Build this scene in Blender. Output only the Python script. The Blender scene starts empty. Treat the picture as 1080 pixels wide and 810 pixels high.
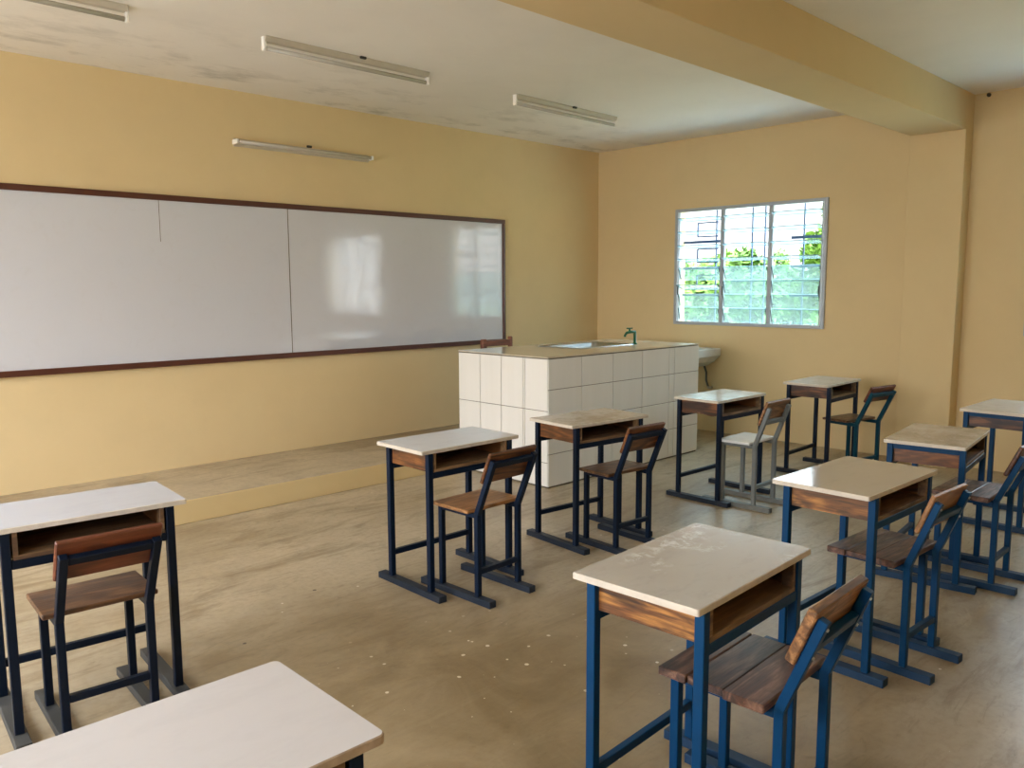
import bpy, bmesh, math, random
from mathutils import Vector, Matrix
random.seed(7)
scene = bpy.context.scene
C = scene.collection
PI = math.pi
# ------------------------------------------------------------------ helpers
def new_obj(name, bm, mats, parent=None, smooth=False, loc=None):
    me = bpy.data.meshes.new(name)
    bm.normal_update(); bm.to_mesh(me); bm.free()
    for m in (mats if isinstance(mats, (list, tuple)) else [mats]): me.materials.append(m)
    if smooth:
        for p in me.polygons: p.use_smooth = True
    o = bpy.data.objects.new(name, me); C.objects.link(o)
    if loc: o.location = loc
    if parent: o.parent = parent
    return o
def tag(o, label=None, cat=None, group=None, kind=None):
    if label: o['label'] = label
    if cat: o['category'] = cat
    if group: o['group'] = group
    if kind: o['kind'] = kind
    return o
def thing(name, label, cat, loc=(0, 0, 0), rz=0, group=None):
    o = bpy.data.objects.new(name, None); C.objects.link(o)
    o.location = loc; o.rotation_euler = (0, 0, rz); o.empty_display_size = .1
    return tag(o, label, cat, group)
def struct(name, bm, m, parent=None):
    o = new_obj(name, bm, m, parent)
    if not parent: o['kind'] = 'structure'
    return o
def add_mesh(bm, src, mat=0):
    vm = {}
    for v in src.verts: vm[v] = bm.verts.new(v.co)
    for f in src.faces:
        try:
            nf = bm.faces.new([vm[v] for v in f.verts]); nf.material_index = mat or f.material_index; nf.smooth = f.smooth
        except ValueError: pass
    src.free()
def box(bm, x0, x1, y0, y1, z0, z1, bev=0, mat=0, M=None):
    t = bmesh.new()
    vs = [t.verts.new((x, y, z)) for z in (z0, z1) for y in (y0, y1) for x in (x0, x1)]
    for q in ((0, 2, 3, 1), (4, 5, 7, 6), (0, 1, 5, 4), (2, 6, 7, 3), (0, 4, 6, 2), (1, 3, 7, 5)):
        t.faces.new([vs[i] for i in q])
    if bev: bmesh.ops.bevel(t, geom=t.edges[:], offset=bev, segments=1, affect='EDGES')
    if M: bmesh.ops.transform(t, matrix=M, verts=t.verts)
    add_mesh(bm, t, mat); return bm
def B(*a, **k): return box(bmesh.new(), *a, **k)
def bar(bm, a, b, w, h, bev=.002, side=Vector((1, 0, 0)), mat=0):
    """square section bar from a to b; w along `side`, h across"""
    a, b = Vector(a), Vector(b); d = b - a; L = d.length; d.normalize()
    s = (side - d * side.dot(d)).normalized(); u = d.cross(s)
    M = Matrix((( s.x, u.x, d.x, a.x), (s.y, u.y, d.y, a.y), (s.z, u.z, d.z, a.z), (0, 0, 0, 1)))
    return box(bm, -w/2, w/2, -h/2, h/2, 0, L, bev, mat, M)
def tube(bm, pts, r, n=12, caps=True, mat=0):
    pts = [Vector(p) for p in pts]; rings = []
    rr = r if isinstance(r, (list, tuple)) else [r]*len(pts)
    prev = None
    for i, p in enumerate(pts):
        d = (pts[min(i+1, len(pts)-1)] - pts[max(i-1, 0)]).normalized()
        if prev is None:
            s = d.orthogonal().normalized()
        else:
            s = (prev - d*prev.dot(d)).normalized()
        prev = s; u = d.cross(s)
        rings.append([bm.verts.new(p + (s*math.cos(2*PI*k/n) + u*math.sin(2*PI*k/n))*rr[i]) for k in range(n)])
    for a, b in zip(rings, rings[1:]):
        for k in range(n):
            f = bm.faces.new((a[k], a[(k+1) % n], b[(k+1) % n], b[k])); f.smooth = True; f.material_index = mat
    if caps:
        f = bm.faces.new(rings[0][::-1]); f.material_index = mat
        f = bm.faces.new(rings[-1]); f.material_index = mat
    return bm
def rrect(x0, x1, y0, y1, r, n=4):
    out = []
    for cx, cy, a0 in ((x1-r, y1-r, 0), (x0+r, y1-r, 90), (x0+r, y0+r, 180), (x1-r, y0+r, 270)):
        for k in range(n+1):
            a = math.radians(a0 + 90*k/n); out.append((cx + r*math.cos(a), cy + r*math.sin(a)))
    return out
def loft(bm, rings, cap0=True, cap1=True, mat=0, smooth=False):
    R = [[bm.verts.new(p) for p in ring] for ring in rings]; n = len(R[0])
    for a, b in zip(R, R[1:]):
        for k in range(n):
            f = bm.faces.new((a[k], a[(k+1) % n], b[(k+1) % n], b[k])); f.material_index = mat; f.smooth = smooth
    if cap0: bm.faces.new(R[0][::-1]).material_index = mat
    if cap1: bm.faces.new(R[-1]).material_index = mat
    return R
# ------------------------------------------------------------------ materials
class NT:
    def __init__(s, name):
        s.m = bpy.data.materials.new(name); s.m.use_nodes = True
        s.t = s.m.node_tree; s.t.nodes.clear()
        s.out = s.n('ShaderNodeOutputMaterial')
    def n(s, typ, **kw):
        nd = s.t.nodes.new(typ)
        for k, v in kw.items():
            if hasattr(nd, k): setattr(nd, k, v)
            else: nd.inputs[k].default_value = v
        return nd
    def l(s, a, b): s.t.links.new(a, b)
    def coords(s, scale=(1, 1, 1), world=False, rand=False):
        if world: src = s.n('ShaderNodeNewGeometry').outputs['Position']
        else: src = s.n('ShaderNodeTexCoord').outputs['Object']
        mp = s.n('ShaderNodeMapping'); mp.inputs['Scale'].default_value = scale
        s.l(src, mp.inputs['Vector'])
        if rand:
            oi = s.n('ShaderNodeObjectInfo'); mu = s.n('ShaderNodeMath', operation='MULTIPLY'); mu.inputs[1].default_value = 37.
            s.l(oi.outputs['Random'], mu.inputs[0]); s.l(mu.outputs[0], mp.inputs['Location'])
        return mp.outputs['Vector']
    def noise(s, vec, scale, detail=4, rough=.55, dist=0):
        nd = s.n('ShaderNodeTexNoise'); nd.inputs['Scale'].default_value = scale; nd.inputs['Detail'].default_value = detail
        nd.inputs['Roughness'].default_value = rough; nd.inputs['Distortion'].default_value = dist
        s.l(vec, nd.inputs['Vector']); return nd.outputs['Fac']
    def ramp(s, fac, stops):
        r = s.n('ShaderNodeValToRGB'); e = r.color_ramp.elements
        while len(e) < len(stops): e.new(.5)
        for el, (p, c) in zip(e, stops):
            el.position = p; el.color = (c, c, c, 1) if isinstance(c, (int, float)) else (*c, 1)
        s.l(fac, r.inputs['Fac']); return r.outputs['Color']
    def n_div(s, a, d):
        m = s.n('ShaderNodeMath', operation='DIVIDE'); m.inputs[1].default_value = d; s.l(a, m.inputs[0]); return m.outputs[0]
    def mix(s, fac, a, b, mode='MIX'):
        m = s.n('ShaderNodeMix', data_type='RGBA', blend_type=mode)
        for v, i in ((fac, 0), (a, 6), (b, 7)):
            if isinstance(v, (int, float)): m.inputs[i].default_value = v
            elif isinstance(v, tuple): m.inputs[i].default_value = (*v, 1)
            else: s.l(v, m.inputs[i])
        return m.outputs[2]
    def bsdf(s, color, rough=.5, metal=0, bump=None, bstr=.1, bdist=.01, spec=.5, coat=0):
        p = s.n('ShaderNodeBsdfPrincipled')
        for k, v in (('Base Color', color), ('Roughness', rough), ('Metallic', metal)):
            if isinstance(v, tuple): p.inputs[k].default_value = (*v, 1)
            elif isinstance(v, (int, float)): p.inputs[k].default_value = v
            else: s.l(v, p.inputs[k])
        p.inputs['Specular IOR Level'].default_value = spec
        if coat: p.inputs['Coat Weight'].default_value = coat; p.inputs['Coat Roughness'].default_value = .15
        if bump is not None:
            b = s.n('ShaderNodeBump'); b.inputs['Strength'].default_value = bstr; b.inputs['Distance'].default_value = bdist
            s.l(bump, b.inputs['Height']); s.l(b.outputs[0], p.inputs['Normal'])
        s.l(p.outputs[0], s.out.inputs['Surface']); return s.m
def lin(r, g, b):
    f = lambda c: (c/255/12.92) if c <= 10 else ((c/255+.055)/1.055)**2.4
    return (f(r), f(g), f(b))
def plain(name, col, rough=.5, metal=0, amt=.12, scale=12, spec=.5):
    t = NT(name); v = t.coords()
    n = t.noise(v, scale, 4)
    c = t.mix(n, tuple(x*(1-amt) for x in col), tuple(min(1, x*(1+amt)) for x in col))
    return t.bsdf(c, rough, metal, spec=spec)
def m_wall(name, col, dark, stain=0.0):
    t = NT(name); v = t.coords(world=True)
    big = t.noise(v, .55, 3, .5); mid = t.noise(v, 3.5, 5, .6); fine = t.noise(v, 55, 3, .6)
    c = t.mix(t.ramp(big, [(.3, 0.), (.7, 1.)]), dark, col)
    c = t.mix(t.ramp(mid, [(.45, 0.), (.85, .25)]), c, tuple(x*.86 for x in dark))
    if stain:
        g = t.n('ShaderNodeNewGeometry'); sp = t.n('ShaderNodeSeparateXYZ'); t.l(g.outputs['Position'], sp.inputs[0])
        # damp blotches on the plaster close to the front wall
        ms = t.n('ShaderNodeMapRange'); ms.inputs[1].default_value = 4.6; ms.inputs[2].default_value = 6.1
        t.l(sp.outputs['Y'], ms.inputs[0])
        st = t.ramp(t.noise(t.coords((1, 1.8, 1), world=True), 1.6, 6, .68), [(.52, 0.), (.72, stain)])
        mu = t.n('ShaderNodeMath', operation='MULTIPLY'); t.l(st, mu.inputs[0]); t.l(ms.outputs[0], mu.inputs[1])
        c = t.mix(mu.outputs[0], c, (.24, .22, .16))
    return t.bsdf(c, .75, bump=t.mix(.5, fine, mid), bstr=.12, bdist=.01, spec=.3)
def m_floor():
    t = NT('concrete_floor'); v = t.coords(world=True)
    big = t.noise(v, .55, 4, .55, .8); mid = t.noise(v, 2.2, 7, .68, 1.0); fine = t.noise(v, 30, 4, .6)
    # trowel strokes run roughly across the room
    mp = t.n('ShaderNodeMapping'); mp.inputs['Rotation'].default_value = (0, 0, math.radians(-18)); mp.inputs['Scale'].default_value = (.55, 2.4, 1)
    t.l(t.n('ShaderNodeNewGeometry').outputs['Position'], mp.inputs['Vector'])
    sw = t.noise(mp.outputs[0], 1.9, 8, .72, 1.4); sw2 = t.noise(mp.outputs[0], 6.5, 6, .7, 2.2)
    c = t.mix(t.ramp(big, [(.34, 0.), (.62, 1.)]), FLOOR_D, FLOOR_L)
    c = t.mix(t.ramp(mid, [(.42, 0.), (.66, .6)]), c, FLOOR_G)
    c = t.mix(t.ramp(sw, [(.5, 0.), (.66, .7)]), c, FLOOR_D2)
    c = t.mix(t.ramp(sw, [(.3, .55), (.44, 0.)]), c, FLOOR_L)
    c = t.mix(t.ramp(sw2, [(.56, 0.), (.72, .5)]), c, tuple(x*.62 for x in FLOOR_D2))
    c = t.mix(t.ramp(fine, [(.45, 0.), (.8, .35)]), c, tuple(x*.6 for x in FLOOR_D))
    # darker brown patch in the aisle between the desk rows
    dd = t.n('ShaderNodeVectorMath', operation='DISTANCE'); dd.inputs[1].default_value = (1.75, 1.75, 0); t.l(v, dd.inputs[0])
    pn = t.n('ShaderNodeMath', operation='MULTIPLY_ADD'); pn.inputs[1].default_value = 1.6; t.l(sw, pn.inputs[0]); t.l(dd.outputs['Value'], pn.inputs[2])
    c = t.mix(t.ramp(t.n_div(pn.outputs[0], 4.), [(.40, .72), (.68, 0.)]), c, t.mix(t.ramp(mid, [(.35, 0.), (.65, 1.)]), (.135, .085, .030), (.25, .175, .08)))
    def specks(scale, rmax, cut, col, zone, c):
        vo = t.n('ShaderNodeTexVoronoi', voronoi_dimensions='2D'); vo.inputs['Scale'].default_value = scale; t.l(v, vo.inputs['Vector'])
        pick = t.n('ShaderNodeSeparateColor'); t.l(vo.outputs['Color'], pick.inputs[0])
        mr = t.n('ShaderNodeMapRange'); mr.inputs[1].default_value = cut; mr.inputs[2].default_value = 1; mr.inputs[3].default_value = 0; mr.inputs[4].default_value = rmax*scale
        t.l(pick.outputs[0], mr.inputs[0])
        fz = t.noise(v, 45, 2, .5); ad = t.n('ShaderNodeMath', operation='MULTIPLY_ADD'); ad.inputs[1].default_value = .02*scale*.5; ad.inputs[2].default_value = -.01*scale*.5
        t.l(fz, ad.inputs[0]); sm = t.n('ShaderNodeMath', operation='ADD'); t.l(vo.outputs['Distance'], sm.inputs[0]); t.l(ad.outputs[0], sm.inputs[1])
        lt = t.n('ShaderNodeMath', operation='LESS_THAN'); t.l(sm.outputs[0], lt.inputs[0]); t.l(mr.outputs[0], lt.inputs[1])
        f = lt.outputs[0]
        if zone is not None:
            mu = t.n('ShaderNodeMath', operation='MULTIPLY'); t.l(f, mu.inputs[0]); t.l(zone, mu.inputs[1]); f = mu.outputs[0]
        return t.mix(f, c, col)
    # paint drips cluster in the middle of the aisle
    d = t.n('ShaderNodeVectorMath', operation='DISTANCE'); d.inputs[1].default_value = (2.05, 2.1, 0); t.l(v, d.inputs[0])
    zone = t.ramp(d.outputs['Value'], [(.55, 1.), (.95, 0.)])
    c = specks(7.5, .009, .5, (.60, .53, .40), zone, c)
    c = specks(2.6, .009, .6, (.66, .60, .48), None, c)
    c = specks(1.9, .012, .75, (.09, .065, .04), None, c)
    r = t.ramp(mid, [(.3, .30), (.7, .48)])
    return t.bsdf(c, r, bump=t.mix(.5, fine, sw), bstr=.15, bdist=.006, spec=.5)
def m_wood(name, axis, light, mid, dark, rough=.34, island=False):
    t = NT(name)
    sc = (1.2, 14, 14) if axis == 'x' else (14, 1.2, 14)
    v = t.coords(sc, rand=True)
    g = t.noise(v, 1.9, 6, .6, 1.4); fi = t.noise(t.coords(tuple(a*6 for a in sc), rand=True), 2.2, 3, .6)
    kn = t.noise(t.coords((2.5, 7, 7) if axis == 'x' else (7, 2.5, 7), rand=True), 1.1, 3, .5, 2.2)
    lo = t.noise(t.coords((.9, 4.5, 4.5) if axis == 'x' else (4.5, .9, 4.5), rand=True), 1.5, 2, .45, .9)
    ml = t.n('ShaderNodeMath', operation='MULTIPLY'); ml.inputs[1].default_value = 46.; t.l(lo, ml.inputs[0])
    si = t.n('ShaderNodeMath', operation='SINE'); t.l(ml.outputs[0], si.inputs[0])
    ma = t.n('ShaderNodeMath', operation='MULTIPLY_ADD'); ma.inputs[1].default_value = .13; t.l(si.outputs[0], ma.inputs[0]); t.l(g, ma.inputs[2])
    c = t.ramp(ma.outputs[0], [(.30, dark), (.5, mid), (.72, light)])
    c = t.mix(t.ramp(fi, [(.35, .5), (.7, 0.)]), c, dark)
    c = t.mix(t.ramp(kn, [(.57, 0.), (.66, .75)]), c, tuple(x*.5 for x in dark))
    src = t.n('ShaderNodeNewGeometry').outputs['Random Per Island'] if island else t.n('ShaderNodeObjectInfo').outputs['Random']
    c = t.mix(t.ramp(src, [(0, .35), (.5, 0.), (1, .0)]), c, dark)
    c = t.mix(t.ramp(src, [(0, 0.), (.5, 0.), (1, .4)]), c, light)
    return t.bsdf(c, t.ramp(fi, [(.3, rough+.15), (.7, rough)]), bump=g, bstr=.12, bdist=.004)
def m_paint(name, col, dust=0.0, rough=.36):
    t = NT(name); v = t.coords(rand=True)
    n = t.noise(v, 9, 5, .6); f = t.noise(v, 70, 3, .6)
    c = t.mix(n, tuple(x*.8 for x in col), tuple(x*1.2 for x in col))
    c = t.mix(t.ramp(f, [(.62, 0.), (.78, .35)]), c, tuple(.6*x+.012 for x in col))
    if dust: c = t.mix(t.ramp(n, [(.3, dust*.4), (.65, dust)]), c, (.2, .185, .15))
    return t.bsdf(c, t.ramp(n, [(.3, rough), (.7, rough+.16+dust*.3)]), bump=f, bstr=.05, bdist=.002, spec=.18)
def m_top(name, base, blot, amt=.5, scale=4., scuff=.0, rough=.2):
    t = NT(name); v = t.coords(rand=True)
    a = t.noise(v, scale, 6, .65, .25); b = t.noise(t.coords((1, 2.5, 1), rand=True), scale*2.2, 5, .7, .2); f = t.noise(v, 60, 2, .5)
    c = t.mix(t.ramp(a, [(.43, 0.), (.60, amt)]), base, blot)
    c = t.mix(t.ramp(b, [(.52, 0.), (.68, amt*.6)]), c, tuple(x*.75 for x in blot))
    if scuff:
        vs = t.coords((1, 1, 1), rand=True)
        s1 = t.ramp(t.noise(vs, 26, 7, .75, .6), [(.50, 0.), (.62, scuff)]); s2 = t.ramp(t.noise(vs, 4.2, 3, .5), [(.50, 0.), (.60, 1.)])
        mu = t.n('ShaderNodeMath', operation='MULTIPLY'); t.l(s1, mu.inputs[0]); t.l(s2, mu.inputs[1])
        c = t.mix(mu.outputs[0], c, (.80, .81, .82))
    return t.bsdf(c, rough, spec=.5)
FLOOR_L = (.50, .415, .28); FLOOR_D = (.26, .19, .098); FLOOR_G = (.40, .335, .23); FLOOR_D2 = (.185, .125, .058)
WALL_L = (.71, .555, .305); WALL_D = (.67, .515, .275)
M = {}
M['wall'] = m_wall('yellow_wall_paint', WALL_L, WALL_D)
M['step'] = m_wall('yellow_step_paint', (.66, .51, .26), (.56, .42, .20))
M['ceil'] = m_wall('cream_ceiling_paint', (.85, .81, .74), (.80, .755, .675), .6)
M['floor'] = m_floor()
WOODC = ((.27, .100, .024), (.125, .043, .012), (.028, .011, .005))
M['wood_x'] = m_wood('varnished_wood_across', 'x', *WOODC)
M['wood_y'] = m_wood('varnished_wood_along', 'y', *WOODC)
M['wood_bright'] = m_wood('golden_varnished_wood_along', 'y', (.50, .22, .05), (.19, .070, .018), (.028, .012, .006))
M['wood_brightx'] = m_wood('golden_varnished_wood_across', 'x', (.46, .23, .085), (.25, .110, .037), (.065, .028, .012))
M['wood_red'] = m_wood('reddish_varnished_wood', 'x', (.20, .055, .018), (.12, .030, .010), (.05, .014, .006))
M['wood_in'] = m_wood('plain_box_wood', 'x', (.30, .18, .08), (.185, .10, .04), (.075, .038, .017), .5)
M['wood_seat'] = m_wood('seat_wood', 'x', (.29, .145, .055), (.165, .075, .028), (.055, .024, .012), .3)
M['plank'] = m_wood('weathered_seat_planks', 'x', (.27, .14, .085), (.12, .056, .034), (.030, .016, .012), .29, island=True)
M['furn'] = m_wood('old_brown_furniture_wood', 'x', (.30, .11, .055), (.22, .075, .038), (.13, .045, .024))
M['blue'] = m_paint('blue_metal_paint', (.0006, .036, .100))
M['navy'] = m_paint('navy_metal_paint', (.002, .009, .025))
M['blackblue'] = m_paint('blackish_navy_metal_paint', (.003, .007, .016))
M['teal'] = m_paint('teal_metal_paint', (.003, .045, .07))
M['grey_metal'] = m_paint('grey_metal_paint', (.17, .19, .19), .2)
for k, c in (('blue', (.001, .030, .080)), ('navy', (.003, .011, .026)), ('blackblue', (.008, .011, .015)), ('teal', (.006, .04, .06))):
    M[k+'_skid'] = m_paint(k+'_dusty_skid_paint', c, .10 if k != 'blackblue' else .30)
M['grey_metal_skid'] = m_paint('grey_dusty_skid_paint', (.16, .175, .17), .4)
M['edge'] = plain('worn_cream_edge', (.52, .46, .37), .5, amt=.25, scale=30)
M['edge_raw'] = plain('chipped_board_edge', (.38, .29, .20), .6, amt=.4, scale=40)
M['board_white'] = NT('whiteboard_surface')
t = M['board_white']; v = t.coords(world=True); a = t.noise(v, 1.4, 4, .5); b = t.noise(v, 9, 5, .7, 1)
M['board_white'] = t.bsdf(t.mix(t.ramp(b, [(.55, 0.), (.8, .22)]), (.60, .615, .655), (.50, .49, .48)), t.ramp(b, [(.4, .07), (.75, .16)]), bump=a, bstr=.10, bdist=.02, spec=1.0)
M['frame_brown'] = plain('dark_brown_frame_paint', (.085, .026, .014), .4)
M['dark'] = plain('dark_gap', (.03, .026, .02), .8)
t = NT('cream_glazed_tile'); v = t.coords((1, 1, 1), world=True)
st = t.noise(t.coords((14, 14, .5), world=True), 1., 3, .6)
M['tile'] = t.bsdf(t.mix(t.ramp(st, [(.35, 0.), (.7, 1.)]), (.765, .755, .70), (.79, .78, .73)), .2)
M['grout'] = plain('dark_grout', (.13, .11, .075), .9)
t = NT('counter_top_tile'); v = t.coords(world=True)
M['ctop'] = t.bsdf(t.mix(t.noise(v, 5, 4), (.60, .52, .40), (.68, .60, .47)), .16)
M['steel'] = plain('brushed_steel', (.52, .55, .55), .28, 1., .1, 40)
M['green'] = plain('green_faucet_plastic', (.012, .12, .055), .3)
M['ceramic'] = plain('white_ceramic', (.72, .73, .71), .15)
M['seat_white'] = plain('white_seat_laminate', (.78, .80, .82), .16)
M['hose'] = plain('grey_hose', (.10, .105, .10), .5)
M['alu'] = plain('grey_aluminium', (.40, .44, .48), .45, .3)
M['grille'] = plain('blue_grey_grille_paint', (.05, .11, .22), .5)
M['glass_edge'] = plain('blue_green_glass_edge', (.30, .48, .56), .3)
M['clip'] = plain('dark_louver_clip', (.03, .045, .05), .5)
M['fix_body'] = plain('off_white_fixture_enamel', (.50, .45, .36), .45)
M['fix_tube'] = plain('unlit_milky_tube', (.50, .47, .40), .2)
M['fix_end'] = plain('white_lamp_holder', (.85, .83, .77), .4)
def m_glass(name, tint, tr, texture):
    t = NT(name)
    a = t.n('ShaderNodeBsdfTransparent'); a.inputs[0].default_value = (*tint, 1)
    if texture:
        v = t.coords(world=True); n = t.noise(v, 60, 4, .7)
        b = t.n('ShaderNodeBsdfTranslucent'); t.l(t.mix(n, (.30, .46, .44), (.80, .92, .90)), b.inputs[0])
    else:
        b = t.n('ShaderNodeBsdfTranslucent'); b.inputs[0].default_value = (.7, .85, .92, 1)
    g = t.n('ShaderNodeBsdfGlossy'); g.inputs['Roughness'].default_value = .1 if not texture else .3
    m1 = t.n('ShaderNodeMixShader'); m1.inputs[0].default_value = tr; t.l(a.outputs[0], m1.inputs[1]); t.l(b.outputs[0], m1.inputs[2])
    m2 = t.n('ShaderNodeMixShader'); m2.inputs[0].default_value = .06; t.l(m1.outputs[0], m2.inputs[1]); t.l(g.outputs[0], m2.inputs[2])
    t.l(m2.outputs[0], t.out.inputs['Surface']); return t.m
M['glass'] = m_glass('clear_louver_glass', (.62, .80, .87), .10, False)
M['glass_tex'] = m_glass('figured_louver_glass', (.70, .84, .85), .10, True)
def m_leaf(name, a, b):
    t = NT(name); r = t.n('ShaderNodeNewGeometry').outputs['Random Per Island']
    return t.bsdf(t.ramp(r, [(0, a), (1, b)]), .6, spec=.2)
M['leaf'] = m_leaf('green_leaves', (.02, .06, .006), (.07, .15, .02))
M['leaf2'] = m_leaf('yellow_green_leaves', (.034, .09, .008), (.085, .165, .022))
M['bark'] = plain('brown_bark', (.06, .045, .03), .9)
M['grass'] = plain('rough_grass', (.17, .20, .11), .9, amt=.5, scale=3)
TOPS = {
 'A': m_top('bluish_white_laminate', (.66, .67, .68), (.60, .60, .59), .3, 3, .0, .16),
 'B': m_top('streaked_beige_laminate', (.58, .53, .46), (.44, .36, .27), .8, 5, .25),
 'C': m_top('scratched_pale_laminate', (.60, .60, .58), (.47, .44, .39), .8, 6, .45, .14),
 'D': m_top('plain_white_laminate', (.60, .59, .56), (.52, .49, .44), .5),
 'E': m_top('pale_grey_laminate', (.49, .49, .50), (.48, .475, .475), .3, 2),
 'F': m_top('cream_grey_laminate', (.48, .455, .43), (.465, .44, .412), .3, 2, .0, .3),
 'G': m_top('scuffed_grey_beige_laminate', (.44, .41, .36), (.41, .38, .33), .5, 3, .6, .2),
 'H': m_top('glossy_beige_laminate', (.47, .43, .37), (.445, .405, .345), .3, 2.5, .0, .10),
 'I': m_top('marbled_beige_laminate', (.54, .49, .42), (.40, .34, .27), .9, 4.5, .3),
 'J': m_top('dull_white_laminate', (.60, .57, .52), (.50, .46, .40), .4)}
# ------------------------------------------------------------------ camera
R = Vector((0.71675435, -0.69731147, -0.00446279)); U = Vector((0.08585047, 0.08188941, 0.99293697)); F = Vector((0.69202088, 0.71207502, -0.11855911))
cam = bpy.data.cameras.new('camera'); co = bpy.data.objects.new('camera', cam); C.objects.link(co)
Mx = Matrix(((R.x, U.x, -F.x, 0), (R.y, U.y, -F.y, 0), (R.z, U.z, -F.z, 1.5375), (0, 0, 0, 1)))
co.matrix_world = Mx; cam.sensor_width = 36; cam.lens = 861.247/1080*36; cam.clip_start = .05
scene.camera = co
# ------------------------------------------------------------------ room shell
XL, XR, YB, YF, ZC, T = -1.6, 7.493, -1.2, 6.249, 3.069, .15
struct('floor', B(XL-T, XR+T, YB-T, YF+T, -.12, 0), M['floor'])
struct('ceiling', B(XL-T, XR+T, YB-T, YF+T, ZC, ZC+.12), M['ceil'])
struct('wall_front', B(XL-T, XR+T, YF, YF+T, 0, ZC), M['wall'])
def wall_holes(name, axis, pos0, pos1, a0, a1, holes):
    """wall slab along axis with rectangular holes (u0,u1,z0,z1)"""
    bm = bmesh.new()
    us = sorted({a0, a1, *[h[0] for h in holes], *[h[1] for h in holes]})
    for u0, u1 in zip(us, us[1:]):
        z = 0
        hs = sorted([h for h in holes if h[0] <= u0+1e-6 and h[1] >= u1-1e-6], key=lambda h: h[2])
        segs = []
        for h in hs:
            if h[2] > z: segs.append((z, h[2]))
            z = h[3]
        segs.append((z, ZC))
        for z0, z1 in segs:
            if axis == 'y': box(bm, pos0, pos1, u0, u1, z0, z1)
            else: box(bm, u0, u1, pos0, pos1, z0, z1)
    bmesh.ops.remove_doubles(bm, verts=bm.verts, dist=1e-5)
    return struct(name, bm, M['wall'])
W1 = (3.497, 5.145, 1.145, 2.326); W2 = (.30, 1.81, 1.145, 2.326)
wall_holes('wall_right', 'y', XR, XR+T, YB-T, YF, [W1, W2])
LW = [(1.9, 3.6, .95, 2.45), (3.9, 5.7, .95, 2.45), (.35, 1.5, .95, 2.45)]  # last opening is unseen, added to bring more light into the room
wall_holes('wall_left', 'y', XL-T, XL, YB-T, YF, LW)
BW = []
wall_holes('wall_back', 'x', YB-T, YB, XL, XR, BW)
PX, PY0, PY1, BZ = XR-.17, 2.292, 2.721, 2.777
struct('ceiling_beam', B(XL, PX, PY0, PY1, BZ, ZC, bev=.004), M['wall'])
struct('wall_pilaster', B(PX, XR, PY0, PY1, 0, ZC, bev=.004), M['wall'])
bm = B(XL, XR, 5.232, YF, 0, .1546, bev=.004)
for f in bm.faces:
    f.material_index = 1 if f.normal.y < -.5 else 0
bm.normal_update()
for f in bm.faces: f.material_index = 1 if f.normal.y < -.5 else 0
struct('platform_step', bm, [M['floor'], M['step']])
# ------------------------------------------------------------------ windows
def jalousie(name, w, panels, detail):
    y0, y1, z0, z1 = w
    fr = bmesh.new(); a = .034; xa, xb = XR-.022, XR+.03
    box(fr, xa, xb, y0-.02, y0+a-.02, z0-.02, z1+.02, .003); box(fr, xa, xb, y1-a+.02, y1+.02, z0-.02, z1+.02, .003)
    box(fr, xa, xb, y0+a-.02, y1-a+.02, z0-.02, z0+a-.02, .003); box(fr, xa, xb, y0+a-.02, y1-a+.02, z1-a+.02, z1+.02, .003)
    win = struct(name, fr, M['alu'])
    edges = [y0+.012] + panels + [y1-.012]
    for m in panels:
        new_obj('mullion', B(xa+.004, xb, m-.019, m+.019, z0+.012, z1-.012, .003), M['alu'], win)
    zs = [2.231, 2.09, 1.948, 1.806, 1.664, 1.522, 1.380, 1.238]
    for pi, (p0, p1) in enumerate(zip(edges, edges[1:])):
        q0, q1 = p0+.024, p1-.024
        far = (pi == len(edges)-2)
        ch = bmesh.new()
        for q in (q0-.004, q1+.004):
            box(ch, XR-.012, XR+.02, q-.004, q+.004, z0+.014, z1-.014)
        new_obj('louver_channel', ch, M['alu'], win)
        for i, zc in enumerate(zs):
            op = i < 4 or not detail
            ang = math.radians(10 if op else (74 if i > 4 else 66))
            if detail and far and i in (5,): ang = math.radians(20)
            # blade hinged at mid-depth: inner edge high, outer edge low
            Mt = Matrix.Translation((XR+.004, 0, zc)) @ Matrix.Rotation(ang, 4, 'Y')
            lb = B(-.073, .073, q0+.004, q1-.004, -.004, .004, M=Mt); lb.normal_update()
            ax = Mt.to_3x3() @ Vector((1, 0, 0))
            for f in lb.faces: f.material_index = 1 if abs(f.normal.dot(ax)) > .9 else 0
            o = new_obj('louver', lb, [M['glass'] if op else M['glass_tex'], M['glass_edge']], win)
            if detail:
                cl = bmesh.new()
                for q in (q0+.001, q1-.001):
                    box(cl, -.06, .06, q-.004, q+.004, -.006, .004, M=Mt)
                new_obj('louver_clip', cl, M['clip'] if not op else M['alu'], o)
        if detail:
            cr = bmesh.new()
            yy = q1-.002 if pi else q0
            bar(cr, (XR-.03, yy, 1.44), (XR-.03, yy, 1.53), .012, .012)
            bar(cr, (XR-.03, yy, 1.485), (XR-.002, yy, 1.485), .012, .012)
            new_obj('crank_handle', cr, M['clip'], win)
    return win
win1 = jalousie('window_1', W1, [4.052, 4.587], True)
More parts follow.
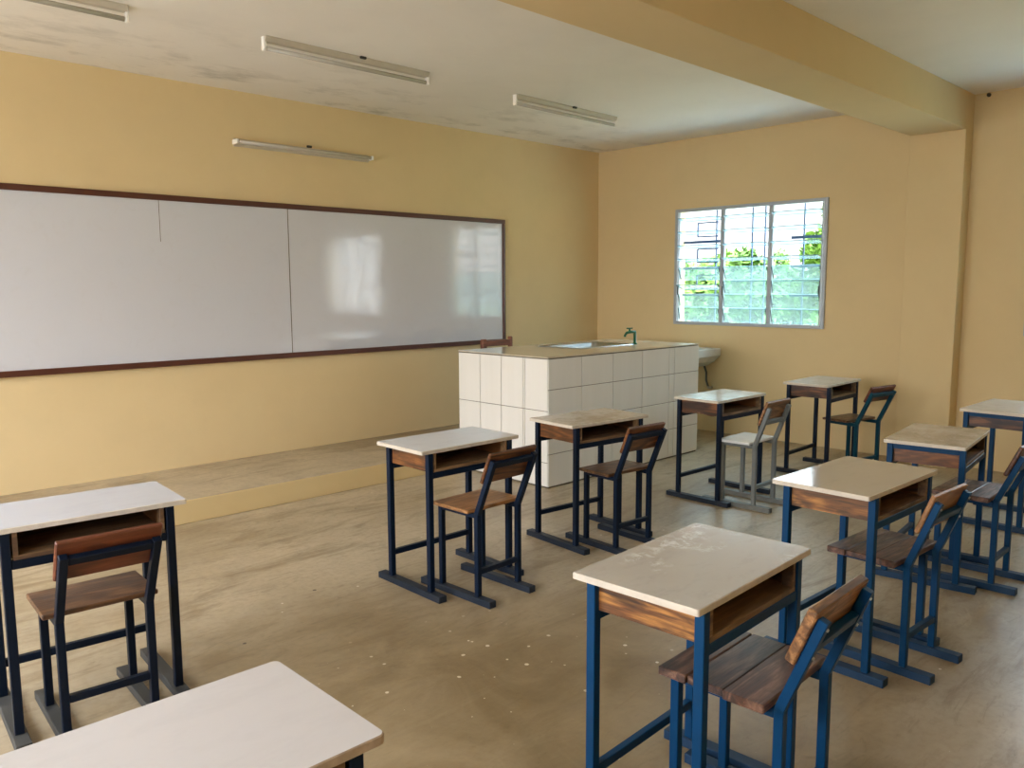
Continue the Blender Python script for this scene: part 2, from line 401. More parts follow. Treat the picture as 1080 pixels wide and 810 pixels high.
# grille on the outer face of the wall
XG = XR+.125
def grille(w, parent):
    y0, y1, z0, z1 = w; s = y0-W1[0]
    g = bmesh.new()
    for y in (4.741, 4.325, 4.184, 3.773): bar(g, (XG, y+s, z0), (XG, y+s, z1), .013, .013, 0)
    for (a, b, za, zb) in ((4.72, 4.97, 2.055, 2.2), (4.715, 4.968, 1.785, 1.925), (4.71, 4.975, 1.508, 1.648)):
        for p, q in (((a, za), (b, za)), ((b, za), (b, zb)), ((b, zb), (a, zb))):
            bar(g, (XG, p[0]+s, p[1]), (XG, q[0]+s, q[1]), .014, .014, 0)
    new_obj('grille', g, M['grille'], parent)
    h = bmesh.new()
    for z in (2.0, 1.722, 1.438):
        for a, b in ((4.693, y1-s), (y0-s, 3.902)):
            box(h, XG-.006, XG+.006, a+s, b+s, z-.014, z+.014)
    for z in (1.58, 1.30): box(h, XG-.004, XG+.004, 3.49+s, 4.56+s, z-.005, z+.005)
    new_obj('grille_bar', h, M['grille'], parent)
grille(W1, win1)
win2 = jalousie('window_2', W2, [.80, 1.31], False)
def plain_window(name, side, w, n):
    a0, a1, z0, z1 = w; bm = bmesh.new()
    def bx(u0, u1, za, zb):
        if side == 'left': box(bm, XL-.06, XL+.01, u0, u1, za, zb)
        else: box(bm, u0, u1, YB-.06, YB+.01, za, zb)
    bx(a0, a0+.04, z0, z1); bx(a1-.04, a1, z0, z1); bx(a0+.04, a1-.04, z0, z0+.04); bx(a0+.04, a1-.04, z1-.04, z1)
    for k in range(1, n):
        u = a0+(a1-a0)*k/n; bx(u-.02, u+.02, z0+.04, z1-.04)
    struct(name, bm, M['alu'])
plain_window('window_3', 'left', LW[0], 3); plain_window('window_4', 'left', LW[1], 3); plain_window('added_fill_window', 'left', LW[2], 2)  # the last one frames the opening added for extra light
# ------------------------------------------------------------------ whiteboard
wb = thing('whiteboard', 'long glossy whiteboard in a dark brown frame on the yellow front wall', 'whiteboard', (3.47, YF, .95))
def L(x, z): return x-3.47, z-.95
bx0, bx1, bz0, bz1 = 1.0, 5.956, .9465, 2.2207
new_obj('backing', B(bx0-3.47+.01, bx1-3.47-.01, -.012, 0, .01, bz1-bz0-.01), M['dark'], wb)
for x0, x1 in ((bx0+.03, 3.4675), (3.4735, bx1-.03)):
    new_obj('board_panel', B(x0-3.47, x1-3.47, -.02, -.012, .03, bz1-bz0-.03, .001), M['board_white'], wb)
new_obj('seam_line', B(-.0035, .0035, -.0206, -.0125, .031, bz1-bz0-.031), M['grout'], wb)
new_obj('crack_line', B(2.417-3.47, 2.421-3.47, -.0208, -.0198, .93, bz1-bz0-.035), M['grout'], wb)
def fr(*a): new_obj('frame_strip', B(*a, bev=.003), M['frame_brown'], wb)
w_, h_ = bx1-bx0, bz1-bz0
fr(bx0-3.47, bx1-3.47, -.034, 0, h_-.042, h_); fr(bx0-3.47, bx1-3.47, -.04, 0, 0, .042)
fr(bx0-3.47, bx0-3.47+.035, -.034, 0, .042, h_-.042); fr(bx1-3.47-.035, bx1-3.47, -.034, 0, .042, h_-.042)
# ------------------------------------------------------------------ light fixtures
def batten(label, loc, length, rot, spare):
    f = thing('fluorescent_batten', label, 'light fixture', loc, 0, 'fluorescent battens'); f.rotation_euler = rot
    h = length/2
    bm = bmesh.new()   # trapezoid channel hanging from z=0
    prof = [(-.03, 0), (-.03, -.010), (-.018, -.034), (.018, -.034), (.03, -.010), (.03, 0)]
    loft(bm, [[(-h, y, z) for y, z in prof], [(h, y, z) for y, z in prof]])
    bmesh.ops.recalc_face_normals(bm, faces=bm.faces)
    new_obj('channel', bm, M['fix_body'], f)
    for s in (-1, 1):
        e = bmesh.new(); box(e, s*h-.009, s*h+.009, -.017, .017, -.086, -.002, .003)
        new_obj('lamp_holder', e, M['fix_end'], f)
    new_obj('lamp_tube', tube(bmesh.new(), [(-h+.014, 0, -.070), (h-.014, 0, -.070)], .013, 16), M['fix_tube'], f)
    e = bmesh.new(); box(e, .02*spare, .02*spare+.045, -.050, -.030, -.016, -.0005, .003)
    new_obj('cable_clip', e, M['dark'], f)
    return f
batten('fluorescent batten on the ceiling left of the beam, nearest the middle of the whiteboard', (3.19, 4.80, ZC), 1.27, (0, 0, math.radians(0)), 2)
batten('fluorescent batten on the ceiling nearest the window corner', (5.40, 4.85, ZC), 1.30, (0, 0, math.radians(1)), 1)
batten('fluorescent batten cut off by the top left of the picture', (1.12, 4.82, ZC), 1.27, (0, 0, 0), 1)
bt = batten('fluorescent batten on the yellow wall above the whiteboard', (3.66, YF+.002, 2.672), 1.26, (math.radians(90), 0, 0), 1)
bt.rotation_euler = (math.radians(-90), 0, math.radians(180))
bt.rotation_euler = Matrix(((1, 0, 0), (0, 0, 1), (0, -1, 0))).to_euler()
s_ = bmesh.new(); tube(s_, [(0, 0, 0), (-.012, 0, 0), (-.02, 0, -.006)], [.016, .016, .010], 10)
tag(new_obj('cable_stub', s_, M['dark'], loc=(XR, 2.19, ZC-.02)), 'small dark cable stub high on the right wall beside the pilaster', 'cable stub')
# ------------------------------------------------------------------ tiled counter
kx0, kx1, ky0, ky1, kh = 4.447, 6.473, 4.185, 5.227, 1.007
ct = thing('demonstration_counter', 'cream tiled counter with a steel sink and green faucet beside the platform', 'counter', ((kx0+kx1)/2, (ky0+ky1)/2, 0))
ox, oy = (kx0+kx1)/2, (ky0+ky1)/2
X0, X1, Y0, Y1 = kx0-ox, kx1-ox, ky0-oy, ky1-oy; th = .007
core = bmesh.new(); q = .008
box(core, X0+q, X1-q, Y0+q, Y0+.1, 0, kh-th-.002); box(core, X0+q, X1-q, Y1-.1, Y1, 0, kh-th-.002)
box(core, X0+q, X0+.1, Y0+.1, Y1-.1, 0, kh-th-.002); box(core, X1-.1, X1-q, Y0+.1, Y1-.1, 0, kh-th-.002)
new_obj('masonry_core', core, M['grout'], ct)
tl = bmesh.new(); g = .005
cols = [0, .383, .774, 1.168, 1.560, 1.640, kx1-kx0]; rows = [0, .011, .262, .508, .758, kh-th-.007]
for a, b in zip(cols, cols[1:]):
    for c, d in zip(rows[1:], rows[2:]): box(tl, X0+a+g/2, X0+b-g/2, Y0, Y0+q, c+g/2, d-g/2, .0008)
lc = [0, .243, .262, .505, .748, ky1-ky0]; lc = [0, .243, .264, .512, .765, ky1-ky0]; lr = [.011, .197, .595, kh-th-.007]
for a, b in zip(lc, lc[1:]):
    for c, d in zip(lr, lr[1:]): box(tl, X0, X0+q, Y0+q+a*(1-q/1.04)+g/2, Y0+q+b*(1-q/1.04)-g/2-(q if b == lc[-1] else 0), c+g/2, d-g/2, .0008)
for a, b in zip(lc, lc[1:]):
    for c, d in zip(rows[1:], rows[2:]): box(tl, X1-q, X1, Y0+q+a*(1-q/1.04)+g/2, Y0+q+b*(1-q/1.04)-g/2-(q if b == lc[-1] else 0), c+g/2, d-g/2, .0008)
new_obj('wall_tiles', tl, M['tile'], ct)
sx0, sx1, sy0, sy1 = 5.26-ox, 6.0-ox, 4.60-oy, 5.04-oy     # sink cut-out
tp = bmesh.new()
for a in ((X0, X1, Y0, sy0), (X0, X1, sy1, Y1), (X0, sx0, sy0, sy1), (sx1, X1, sy0, sy1)): box(tp, *a, kh-th, kh)
bmesh.ops.remove_doubles(tp, verts=tp.verts, dist=1e-5)
new_obj('worktop', tp, M['ctop'], ct)
sk = bmesh.new()
def rr(m, z, r): return [(x, y, z) for x, y in rrect(sx0+m, sx1-m, sy0+m, sy1-m, r)]
loft(sk, [rr(-.028, kh, .03), rr(-.026, kh+.005, .03), rr(-.006, kh+.006, .03), rr(.014, kh-.004, .05), rr(.03, kh-.14, .05), rr(.06, kh-.155, .05), rr(.15, kh-.158, .03)], cap0=False, smooth=True)
sink = new_obj('sink', sk, M['steel'], ct)
fc = bmesh.new()
fx, fy = 6.03-ox, 4.585-oy
tube(fc, [(fx, fy, kh), (fx, fy, kh+.012), (fx, fy, kh+.013), (fx, fy, kh+.118)], [.022, .022, .013, .013], 14)
tube(fc, [(fx+.005, fy, kh+.112), (fx-.05, fy+.012, kh+.114), (fx-.095, fy+.022, kh+.106), (fx-.112, fy+.026, kh+.085), (fx-.114, fy+.026, kh+.07)], [.013, .0135, .0125, .011, .012], 14)
tube(fc, [(fx-.06, fy+.014, kh+.114), (fx-.06, fy+.014, kh+.142)], [.012, .009], 12)
fau = new_obj('faucet', fc, M['green'], ct)
hb = bmesh.new(); bar(hb, (fx-.095, fy+.022, kh+.147), (fx-.025, fy+.006, kh+.147), .012, .008, .002, Vector((0, 0, 1)))
new_obj('faucet_handle', hb, M['green'], fau)
# ------------------------------------------------------------------ wall basin
bs = thing('wash_basin', 'white ceramic wash basin on the right wall beside the tiled counter', 'wash basin', (XR, 4.83, .80))
bb_ = bmesh.new()
def br(x0, x1, y0, y1, z, r): return [(x, y, z) for x, y in rrect(x0, x1, y0, y1, r)]
loft(bb_, [br(-.30, 0, -.12, .12, -.10, .06), br(-.41, 0, -.20, .20, -.05, .05), br(-.45, 0, -.248, .248, .008, .015), br(-.455, 0, -.255, .255, .012, .012), br(-.455, 0, -.255, .255, .085, .012),
           br(-.45, -.004, -.25, .25, .09, .012), br(-.42, -.09, -.225, .225, .086, .06), br(-.40, -.11, -.20, .20, .05, .08), br(-.33, -.16, -.12, .12, -.02, .06)])
bmesh.ops.recalc_face_normals(bb_, faces=bb_.faces)
new_obj('bowl', bb_, M['ceramic'], bs)
new_obj('drain_hose', tube(bmesh.new(), [(-.10, -.10, -.02), (-.09, -.11, -.09), (-.06, -.12, -.17), (-.06, -.12, -.25), (-.02, -.12, -.32), (0, -.12, -.34)], .011, 10), M['hose'], bs)
vb = bmesh.new(); tube(vb, [(0, -.15, -.33), (-.05, -.15, -.33)], .014, 10); tube(vb, [(-.045, -.17, -.33), (-.045, -.13, -.33)], .012, 10)
new_obj('angle_valve', vb, M['fix_body'], bs)
# ------------------------------------------------------------------ brown chair behind the counter
tc = thing('teacher_chair', 'brown wooden chair mostly hidden behind the tiled counter, its back rail showing', 'chair', (5.39, 5.56, .1546))
for sx, top, wd in ((-1, .885, .062), (1, .90, .042)):
    p = bmesh.new(); bar(p, (sx*.175, .19, 0), (sx*.175, .19, top), wd, .045, .010); new_obj('leg', p, M['furn'], tc)
    p = bmesh.new(); bar(p, (sx*.175, -.19, 0), (sx*.175, -.19, .43), .042, .042, .004); new_obj('leg', p, M['furn'], tc)
    new_obj('side_rail', B(sx*.175-.012, sx*.175+.012, -.169, .168, .37, .43), M['furn'], tc)
new_obj('seat', B(-.21, .21, -.22, .165, .43, .452, .004), M['furn'], tc)
new_obj('back_rail', B(-.155, .155,   .170, .205, .815, .870, .006), M['furn'], tc)
new_obj('back_rail', B(-.155, .155, .178, .202, .60, .65, .006), M['furn'], tc)
# ------------------------------------------------------------------ school desks
DESKS = {
 'A':(2.702,3.256,-0.015, dict(W=0.647,D=0.385,lx=0.265,lyf=0.159,lyr=0.172,H=0.750)),
 'B':(3.773,3.204,-0.099, dict(W=0.642,D=0.383,lx=0.267,lyf=0.170,lyr=0.168,H=0.749)),
 'C':(5.230,3.186,-0.025, dict(W=0.633,D=0.370,lx=0.275,lyf=0.164,lyr=0.170,H=0.744)),
 'D':(6.522,3.022,0.023, dict(W=0.648,D=0.380,lx=0.264,lyf=0.163,lyr=0.172,H=0.755)),
 'E':(0.898,3.207,-0.080, dict(W=0.648,D=0.382,lx=0.264,lyf=0.167,lyr=0.172,H=0.753)),
 'F':(0.468,1.338,-0.008, dict(W=0.647,D=0.401,lx=0.267,lyf=0.167,lyr=0.176,H=0.753)),
 'G':(1.969,1.264,0.040, dict(W=0.649,D=0.398,lx=0.267,lyf=0.167,lyr=0.176,H=0.753)),
 'H':(3.373,1.398,-0.030, dict(W=0.668,D=0.402,lx=0.260,lyf=0.167,lyr=0.186,H=0.750)),
 'I':(4.639,1.500,0.113, dict(W=0.639,D=0.385,lx=0.271,lyf=0.167,lyr=0.172,H=0.742)),
 'J':(5.980,1.513,-0.025, dict(W=0.650,D=0.387,lx=0.267,lyf=0.167,lyr=0.172,H=0.751)),
}
DLAB = {
 'A': 'desk with clean bluish white top in front of the platform, left of tiled counter',
 'B': 'desk with streaked beige top, standing close before the near corner of the tiled counter',
 'C': 'desk with scratched pale top and wavy-edged side board, behind the grey chair',
 'D': 'desk with plain white top beside the right wall, farthest from the camera',
 'E': 'desk with pale grey top and blackish legs at the left edge, a chair tucked in',
 'F': 'desk at the bottom left corner, only its cream top and a leg end showing',
 'G': 'nearest full desk with scuffed grey-beige top and bright blue legs',
 'H': 'desk with glossy beige top behind and right of the nearest blue-legged desk',
 'I': 'desk with marbled beige top, blue rail under it, behind the glossy beige desk',
 'J': 'desk cut off by the right edge of the picture, dull white top',
}
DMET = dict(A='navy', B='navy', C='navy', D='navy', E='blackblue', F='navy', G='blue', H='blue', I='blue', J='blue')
SK = .033; LW_ = .029
def make_desk(k):
    x, y, rz, d = DESKS[k]
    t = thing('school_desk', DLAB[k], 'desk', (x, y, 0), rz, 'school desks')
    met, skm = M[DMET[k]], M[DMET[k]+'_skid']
    W, D, lx, lf, lr, H = (d[n] for n in ('W', 'D', 'lx', 'lyf', 'lyr', 'H'))
    tt = .018; zt = H-tt
    bm = bmesh.new(); r = .014 if k == 'F' else .007
    o0 = rrect(-W/2, W/2, -D/2, D/2, r)
    o1 = rrect(-W/2+.002, W/2-.002, -D/2+.002, D/2-.002, r)
    Rg = loft(bm, [[(a, b, zt) for a, b in o0], [(a, b, H-.0025) for a, b in o0], [(a, b, H) for a, b in o1]], mat=1)
    bm.normal_update()
    for f in bm.faces: f.material_index = 0 if f.normal.z > .9 else 1
    new_obj('tabletop', bm, [TOPS[k], M['edge_raw'] if k == 'F' else M['edge']], t)
    for sx in (-1, 1):
        for ly in (lf, -lr):
            bm = bmesh.new(); bar(bm, (sx*lx, ly, SK), (sx*lx, ly, zt), LW_, LW_, .002); new_obj('leg', bm, met, t)
        new_obj('skid', B(sx*lx-.024, sx*lx+.024, -.2653, .2559, 0, SK, .002), skm, t)
    i = lx-LW_/2
    def rail(name, ly, z0, z1, w=.024): new_obj(name, B(-i, i, ly-w/2, ly+w/2, z0, z1, .002), met, t)
    rail('footrest_bar', lf, .142, .170)
    rail('rear_rail', -lr, H-.146, H-.116); rail('front_rail', lf, H-.146, H-.116)
    zb = H-.116; px = lx-.004
    apron = k in 'IJ'
    yf, yr = lf-LW_/2-.001, -lr+LW_/2+.001
    wy = M['wood_bright'] if k in 'GH' else M['wood_y']
    for sx in (-1, 1):
        top = zt-(.034 if apron else .002)
        bm = bmesh.new(); n = 16; a = .016
        xo, xi = sx*px, sx*(px-a)
        def low(s):
            if k == 'C': return zb+.006+.010*math.cos(s*9+1.5)
            if k == 'I': return zb-.004
            return zb+.001
        pts = [(yr+(yf-yr)*j/n) for j in range(n+1)]
        rings = []
        for yy in pts:
            zl = low((yy-yr)/(yf-yr)); rings.append([(xo, yy, zl), (xo, yy, top), (xi, yy, top), (xi, yy, zl)])
        loft(bm, rings); bmesh.ops.recalc_face_normals(bm, faces=bm.faces)
        sp = new_obj('side_panel', bm, wy, t)
        # rear stile closing the end of the panel beside the opening
        if apron:
            bm = bmesh.new(); box(bm, sx*lx-.012, sx*lx+.012, yr, yf, zt-.032, zt-.002, .002); new_obj('apron_rail', bm, met, t)
    q = px-.017
    new_obj('box_shelf', B(-q, q, -lr-.010, lf-.014, zb+.0005, zb+.016, .001), M['wood_in'], t)
    new_obj('back_panel', B(-q, q, lf-.030, lf-.0145, zb+.0165, zt-.002), M['wood_in'], t)
    for sx in (-1, 1):
        new_obj('stile', B(min(sx*q, sx*(q-.016)), max(sx*q, sx*(q-.016)), -lr-.010, -lr+.024, zb+.0165, zt-.002, .001), M['wood_in'], t)
    return t
for k in DESKS: make_desk(k)
# ------------------------------------------------------------------ school chairs
CHAIRS = {
 'A':(2.695,3.022,0.026, dict(cW=0.140,cD=0.142,sz=0.469,pb=0.117,pz=0.721,bz=0.749,sW=0.191,sF=0.138,bb=0.109,bW=0.160,cskF=0.273,cskR=0.245)),
 'B':(3.778,2.994,-0.073, dict(cW=0.142,cD=0.130,sz=0.469,pb=0.111,pz=0.711,bz=0.740,sW=0.194,sF=0.126,bb=0.107,bW=0.156,cskF=0.270,cskR=0.255)),
 'C':(5.156,2.916,0.012, dict(cW=0.138,cD=0.131,sz=0.471,pb=0.100,pz=0.715,bz=0.750,sW=0.188,sF=0.130,bb=0.090,bW=0.162,cskF=0.262,cskR=0.260)),
 'D':(6.533,2.770,-0.189, dict(cW=0.145,cD=0.140,sz=0.473,pb=0.126,pz=0.706,bz=0.743,sW=0.190,sF=0.140,bb=0.127,bW=0.161,cskF=0.274,cskR=0.255)),
 'E':(0.888,3.068,-0.063, dict(cW=0.144,cD=0.142,sz=0.458,pb=0.136,pz=0.690,bz=0.730,sW=0.189,sF=0.142,bb=0.103,bW=0.164,cskF=0.275,cskR=0.255)),
 'G':(2.021,1.120,0.037, dict(cW=0.141,cD=0.165,sz=0.477,pb=0.106,pz=0.719,bz=0.736,sW=0.199,sF=0.172,bb=0.080,bW=0.165,cskF=0.274,cskR=0.255)),
 'H':(3.408,1.274,-0.056, dict(cW=0.136,cD=0.145,sz=0.474,pb=0.103,pz=0.715,bz=0.734,sW=0.217,sF=0.150,bb=0.096,bW=0.157,cskF=0.274,cskR=0.260)),
 'I':(4.648,1.316,0.013, dict(cW=0.131,cD=0.142,sz=0.484,pb=0.104,pz=0.699,bz=0.741,sW=0.199,sF=0.142,bb=0.102,bW=0.161,cskF=0.274,cskR=0.256)),
}
CLAB = {
 'A': 'navy-legged chair with brown wood seat at the desk left of the tiled counter',
 'B': 'navy-legged chair at the desk right before the near corner of the tiled counter',
 'C': 'grey metal chair with a white seat, the only grey one',
 'D': 'teal-framed chair beside the right wall, turned a little, farthest from the camera',
 'E': 'chair with reddish back board and blackish legs seen from behind at the left edge',
 'G': 'nearest chair with dark weathered plank seat and bright blue frame, bottom right',
 'H': 'blue chair with brown plank seat tucked under the glossy beige desk',
 'I': 'blue chair at the marbled-top desk, its back cut off by the right edge',
}
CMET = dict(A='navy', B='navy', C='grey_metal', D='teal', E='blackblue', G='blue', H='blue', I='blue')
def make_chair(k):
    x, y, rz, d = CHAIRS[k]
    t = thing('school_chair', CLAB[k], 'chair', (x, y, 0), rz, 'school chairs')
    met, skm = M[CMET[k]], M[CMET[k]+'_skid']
    w, D, sz, pb, pz, bz, sW, sF, bW, kF, kR = (d[n] for n in ('cW', 'cD', 'sz', 'pb', 'pz', 'bz', 'sW', 'sF', 'bW', 'cskF', 'cskR'))
    thick = .026 if k in 'GHI' else .018
    zs = sz-thick; a = .027
    yl = D-.02                      # front legs
    for sx in (-1, 1):
        new_obj('skid', B(sx*w-.022, sx*w+.022, -kR, kF, 0, SK, .002), skm, t)
        bm = bmesh.new(); bar(bm, (sx*w, yl, SK), (sx*w, yl, zs-.0005), a, a, .002); new_obj('leg', bm, met, t)
        bm = bmesh.new(); bar(bm, (sx*w, -D, SK), (sx*w, -D, sz-.022), a, a, .002); new_obj('leg', bm, met, t)
        new_obj('seat_rail', B(sx*w-.012, sx*w+.012, -D+a/2, yl-a/2, zs-.027, zs-.0005, .002), met, t)
    P0 = Vector((0, -D, sz-.026)); P1 = Vector((0, -D-pb, pz)); dr = (P1-P0); Ln = dr.length; dr.normalize()
    nf = Vector((0, dr.z, -dr.y))   # forward normal
    for sx in (-1, 1):
        ofs = Vector((sx*w, 0, 0))
        bm = bmesh.new(); bar(bm, P0+ofs-dr*.004, P1+ofs, a, a, .002); p = new_obj('back_post', bm, met, t)
        if k in 'GH':
            bm = bmesh.new()
            for tt in (.62, .93):
                c = P0+ofs+dr*Ln*tt-nf*(a/2); tube(bm, [c+nf*.002, c-nf*.004], [.006, .004], 10)
            new_obj('bolt', bm, M['steel'], p)
    q = w-a/2
    new_obj('front_rail', B(-q, q, yl-.012, yl+.012, zs-.027, zs-.0005, .002), met, t)
    new_obj('stretcher', B(-q, q, -D-.012, -D+.012, .142, .168, .002), met, t)
    tr = {'C': .62, 'G': .70, 'H': .72, 'I': .72}.get(k, .93)
    c = P0+dr*Ln*tr
    bm = bmesh.new(); bar(bm, c+Vector((-q, 0, 0)), c+Vector((q, 0, 0)), .030, .022, .002, dr); new_obj('back_rail', bm, met, t)
    # backrest board bolted to the front of the posts
    bt = .028 if k == 'G' else .019
    hgt = {'C': .175, 'E': .165, 'D': .135}.get(k, .165)
    top = (bz-P0.z)/dr.z
    bm = bmesh.new(); bl = bW
    Mt = Matrix(((1, 0, 0, 0), (0, nf.y, dr.y, P0.y), (0, nf.z, dr.z, P0.z), (0, 0, 0, 1)))
    box(bm, -bl, bl, a/2+.0005, a/2+.0005+bt, top-hgt, top, .004, M=Mt)
    wm = {'E': 'wood_red', 'D': 'wood_red', 'G': 'wood_brightx', 'H': 'wood_brightx', 'C': 'wood_brightx'}.get(k, 'wood_x')
    new_obj('backrest', bm, M[wm], t)
    ys = -D+a/2+.004 if k != 'D' else -D+.05
    sR = min(.182, sW)
    bm = bmesh.new()
    if k in 'GHI':
        cuts = [ys, ys+(sF-ys)*.37, ys+(sF-ys)*.72, sF]
        for j, (c0, c1) in enumerate(zip(cuts, cuts[1:])):
            e = (-.004, .006, 0)[j]
            box(bm, -sW+e, sR+e*.5, c0+(.0008 if j else 0), c1-(.0008 if j < 2 else 0), zs, sz-.002*(j == 1), .003)
    else: box(bm, -sW, sR, ys, sF, zs, sz, .003)
    sm = M['plank'] if k in 'GHI' else (M['seat_white'] if k == 'C' else (M['wood_brightx'] if k in 'A' else M['wood_seat']))
    so = new_obj('seat', bm, sm, t)
    if k == 'C': so['label'] = 'glossy white seat board'
    return t
for k in CHAIRS: make_chair(k)
# ------------------------------------------------------------------ outdoors seen through the window
gb = bmesh.new(); box(gb, XR+T+.3, 60, -40, 60, -.5, -.35)
struct('ground', gb, M['grass'])
gb = bmesh.new(); box(gb, XR+T, XR+T+2.2, -20, 30, -.4, -.30); struct('bounce_apron', gb, plain('pale_bounce_apron', (.60, .58, .54), .9))  # pale strip added to bounce neutral daylight up through the right windows
gb = bmesh.new(); box(gb, -40, XL-T, -40, 60, -.5, -.35); box(gb, XL-T, XR+T+.3, YF+T, 60, -.5, -.35); box(gb, XL-T, XR+T+.3, -40, YB-T, -.5, -.35)
struct('yard', gb, plain('sandy_yard', (.40, .38, .34), .9, amt=.3, scale=2))
def tree(name, label, x, y, h, r, mat, n, low=.15):
    t = thing(name, label, 'tree' if 'tree' in name else 'shrub', (x, y, -.35), random.random()*6, 'greenery outside the window')
    bm = bmesh.new(); tube(bm, [(0, 0, 0), (.05, .03, h*.4), (0, .05, h*.75)], [.09*r, .07*r, .03*r], 8); new_obj('trunk', bm, M['bark'], t)
    lf = bmesh.new(); clumps = []
    for _ in range(14):
        a = random.random()*2*PI; rr_ = r*.62*math.sqrt(random.random()); z = h*(low+(.80-low)*random.random())
        clumps.append((Vector((rr_*math.cos(a), rr_*math.sin(a), z)), r*(.32+.25*random.random())))
    clumps.append((Vector((0, 0, h-.35*r)), .35*r))
    for _ in range(n):
        c, cr = random.choice(clumps)
        v = Vector((random.gauss(0, 1), random.gauss(0, 1), random.gauss(0, 1))).normalized()
        p = c+v*cr*(.55+.5*random.random())
        if p.z < .05: continue
        s = .07+.08*random.random(); a = Vector((random.gauss(0, 1), random.gauss(0, 1), random.gauss(0, .6))).normalized(); b = a.orthogonal().normalized()
        b = (b+v*.3).normalized()
        vs = [lf.verts.new(p-a*s), lf.verts.new(p+b*s*.45), lf.verts.new(p+a*s), lf.verts.new(p-b*s*.45)]
        lf.faces.new(vs)
    new_obj('foliage', lf, mat, t)
tree('tree', 'taller green tree seen through the right window pane', 18.2, 8.15, 4.0, 1.25, M['leaf2'], 6000)
tree('shrub', 'low green shrub behind the left half of the right pane', 20.6, 9.9, 3.0, 1.0, M['leaf2'], 4200, .1)
tree('shrub', 'rounded green shrub behind the right half of the middle pane', 19.0, 11.0, 2.85, 1.0, M['leaf'], 4200, .1)
tree('shrub', 'green shrub behind the left half of the middle pane', 20.8, 13.1, 2.7, 1.0, M['leaf2'], 4000, .1)
tree('shrub', 'green shrub seen through the left pane beside the grille loops', 18.6, 13.5, 2.4, 1.0, M['leaf2'], 4000, .1)
tree('shrub', 'green shrub at the left end of the window view', 20.2, 16.2, 2.5, 1.0, M['leaf'], 3600, .1)
tree('shrub', 'low bush in front of the shrubs outside the middle pane', 15.4, 8.9, 1.6, .85, M['leaf'], 3000, .1)
for i, (rt, hh, lb) in enumerate(((.36, 2.9, 'shrub of the farther row outside, right of the taller tree'), (.435, 3.2, 'shrub of the farther row outside, partly behind the taller tree'), (.53, 3.1, 'shrub of the farther row outside, behind the right mullion'), (.607, 3.0, 'shrub of the farther row outside, behind the middle pane'), (.677, 2.9, 'shrub of the farther row outside, behind the left pane'), (.76, 2.9, 'shrub of the farther row outside, behind the left window jamb'))):
    xx = 23.5 if i % 2 else 26
    tree('shrub', lb, xx, rt*xx, hh, 1.1, M['leaf2'] if i % 2 else M['leaf'], 3800, .05)
tree('shrub', 'low bush outside below the taller tree', 15.6, 6.6, 1.5, .85, M['leaf2'], 3000, .1)
tree('shrub', 'low bush outside toward the left pane', 15.2, 11.2, 1.5, .85, M['leaf2'], 3000, .1)
# ------------------------------------------------------------------ daylight
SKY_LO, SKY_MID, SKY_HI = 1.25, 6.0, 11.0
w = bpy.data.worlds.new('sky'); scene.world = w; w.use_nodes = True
nt = w.node_tree; nt.nodes.clear()
out = nt.nodes.new('ShaderNodeOutputWorld'); bg = nt.nodes.new('ShaderNodeBackground')
tcn = nt.nodes.new('ShaderNodeTexCoord'); sp = nt.nodes.new('ShaderNodeSeparateXYZ'); rp = nt.nodes.new('ShaderNodeValToRGB')
nt.links.new(tcn.outputs['Generated'], sp.inputs[0]); nt.links.new(sp.outputs['Z'], rp.inputs[0])
rp.color_ramp.elements[0].position = 0; rp.color_ramp.elements[0].color = (1.0, .985, .975, 1)
rp.color_ramp.elements[1].position = .9; rp.color_ramp.elements[1].color = (.68, .78, 1.0, 1)
nt.links.new(rp.outputs[0], bg.inputs[0])
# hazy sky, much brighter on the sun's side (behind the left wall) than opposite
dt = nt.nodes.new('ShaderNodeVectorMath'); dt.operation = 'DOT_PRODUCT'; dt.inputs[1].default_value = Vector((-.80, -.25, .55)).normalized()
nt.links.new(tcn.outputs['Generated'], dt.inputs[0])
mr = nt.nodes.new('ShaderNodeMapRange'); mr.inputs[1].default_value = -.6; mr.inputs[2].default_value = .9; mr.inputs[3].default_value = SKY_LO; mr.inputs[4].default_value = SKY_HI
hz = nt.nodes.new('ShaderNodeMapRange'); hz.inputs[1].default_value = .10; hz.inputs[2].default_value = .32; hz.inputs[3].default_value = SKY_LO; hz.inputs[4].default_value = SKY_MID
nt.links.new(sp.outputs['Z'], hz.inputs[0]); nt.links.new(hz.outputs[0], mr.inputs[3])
hh = nt.nodes.new('ShaderNodeMapRange'); hh.inputs[1].default_value = .0; hh.inputs[2].default_value = .4; hh.inputs[3].default_value = SKY_HI*.68; hh.inputs[4].default_value = SKY_HI*1.2
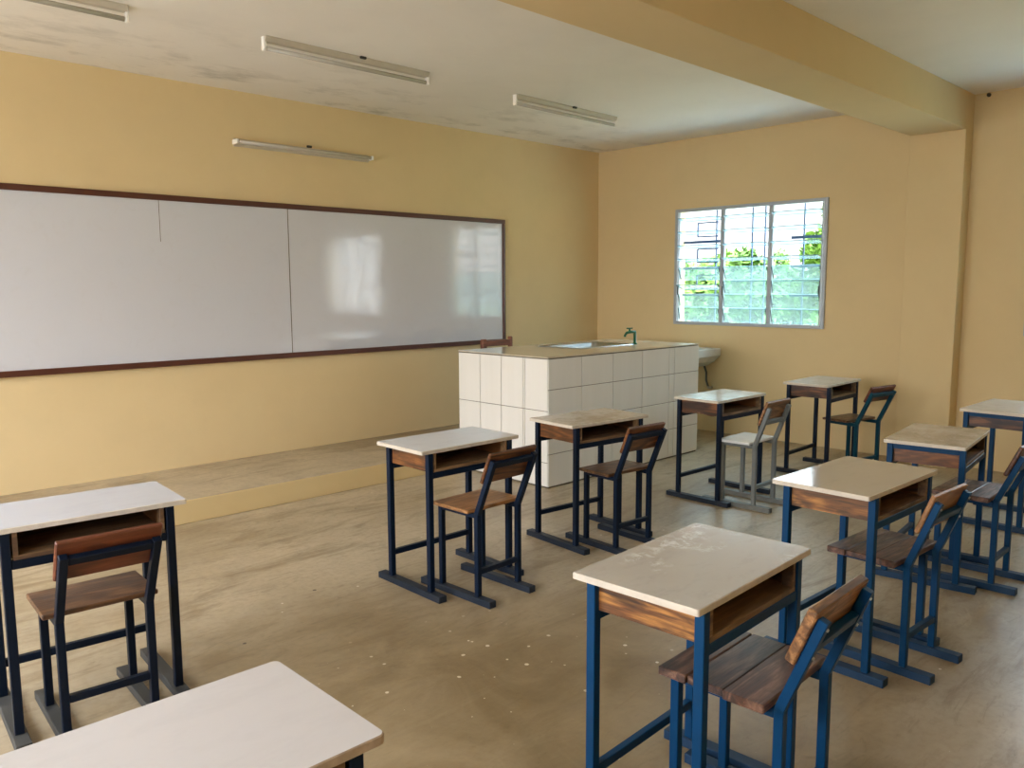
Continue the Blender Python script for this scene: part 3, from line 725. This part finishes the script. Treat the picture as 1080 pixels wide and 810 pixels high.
nt.links.new(sp.outputs['Z'], hh.inputs[0]); nt.links.new(hh.outputs[0], mr.inputs[4])
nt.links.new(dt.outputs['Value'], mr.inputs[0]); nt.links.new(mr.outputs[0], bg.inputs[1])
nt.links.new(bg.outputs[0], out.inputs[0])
sun = bpy.data.lights.new('sun', 'SUN'); sun.energy = 16; sun.angle = math.radians(.6); sun.color = (1, .97, .90)
so = bpy.data.objects.new('sun', sun); C.objects.link(so)
so.rotation_euler = Vector((.0, .55, -.80)).to_track_quat('-Z', 'Y').to_euler()
def portal(name, loc, sx, sy, direction):
    l = bpy.data.lights.new(name, 'AREA'); l.shape = 'RECTANGLE'; l.size = sx; l.size_y = sy; l.cycles.is_portal = True
    o = bpy.data.objects.new(name, l); C.objects.link(o); o.location = loc
    o.rotation_euler = Vector(direction).to_track_quat('-Z', 'Z').to_euler()
for i, (a, b, z0, z1) in enumerate(LW): portal('left_opening_daylight', (XL-T-.01, (a+b)/2, (z0+z1)/2), b-a, z1-z0, (1, 0, 0))
for (a, b, z0, z1) in (W1, W2): portal('right_opening_daylight', (XR+T+.01, (a+b)/2, (z0+z1)/2), b-a, z1-z0, (-1, 0, 0))
for (a, b, z0, z1) in BW: portal('back_opening_daylight', ((a+b)/2, YB-T-.01, (z0+z1)/2), b-a, z1-z0, (0, 1, 0))
# ------------------------------------------------------------------ render look
vs = scene.view_settings
vs.view_transform = 'Standard'; vs.look = 'None'; vs.gamma = 1; vs.use_curve_mapping = False; vs.exposure = 0.9
cy = scene.cycles
cy.max_bounces = 14; cy.diffuse_bounces = 8; cy.glossy_bounces = 4; cy.transparent_max_bounces = 24; cy.transmission_bounces = 6
cy.use_denoising = True; cy.sample_clamp_indirect = 6
cy.use_guiding = True; cy.use_surface_guiding = True; cy.use_volume_guiding = False; cy.guiding_training_samples = 64
cy.use_adaptive_sampling = False; cy.light_sampling_threshold = 0
cy.denoising_prefilter = 'ACCURATE'; cy.denoising_input_passes = 'RGB_ALBEDO_NORMAL'
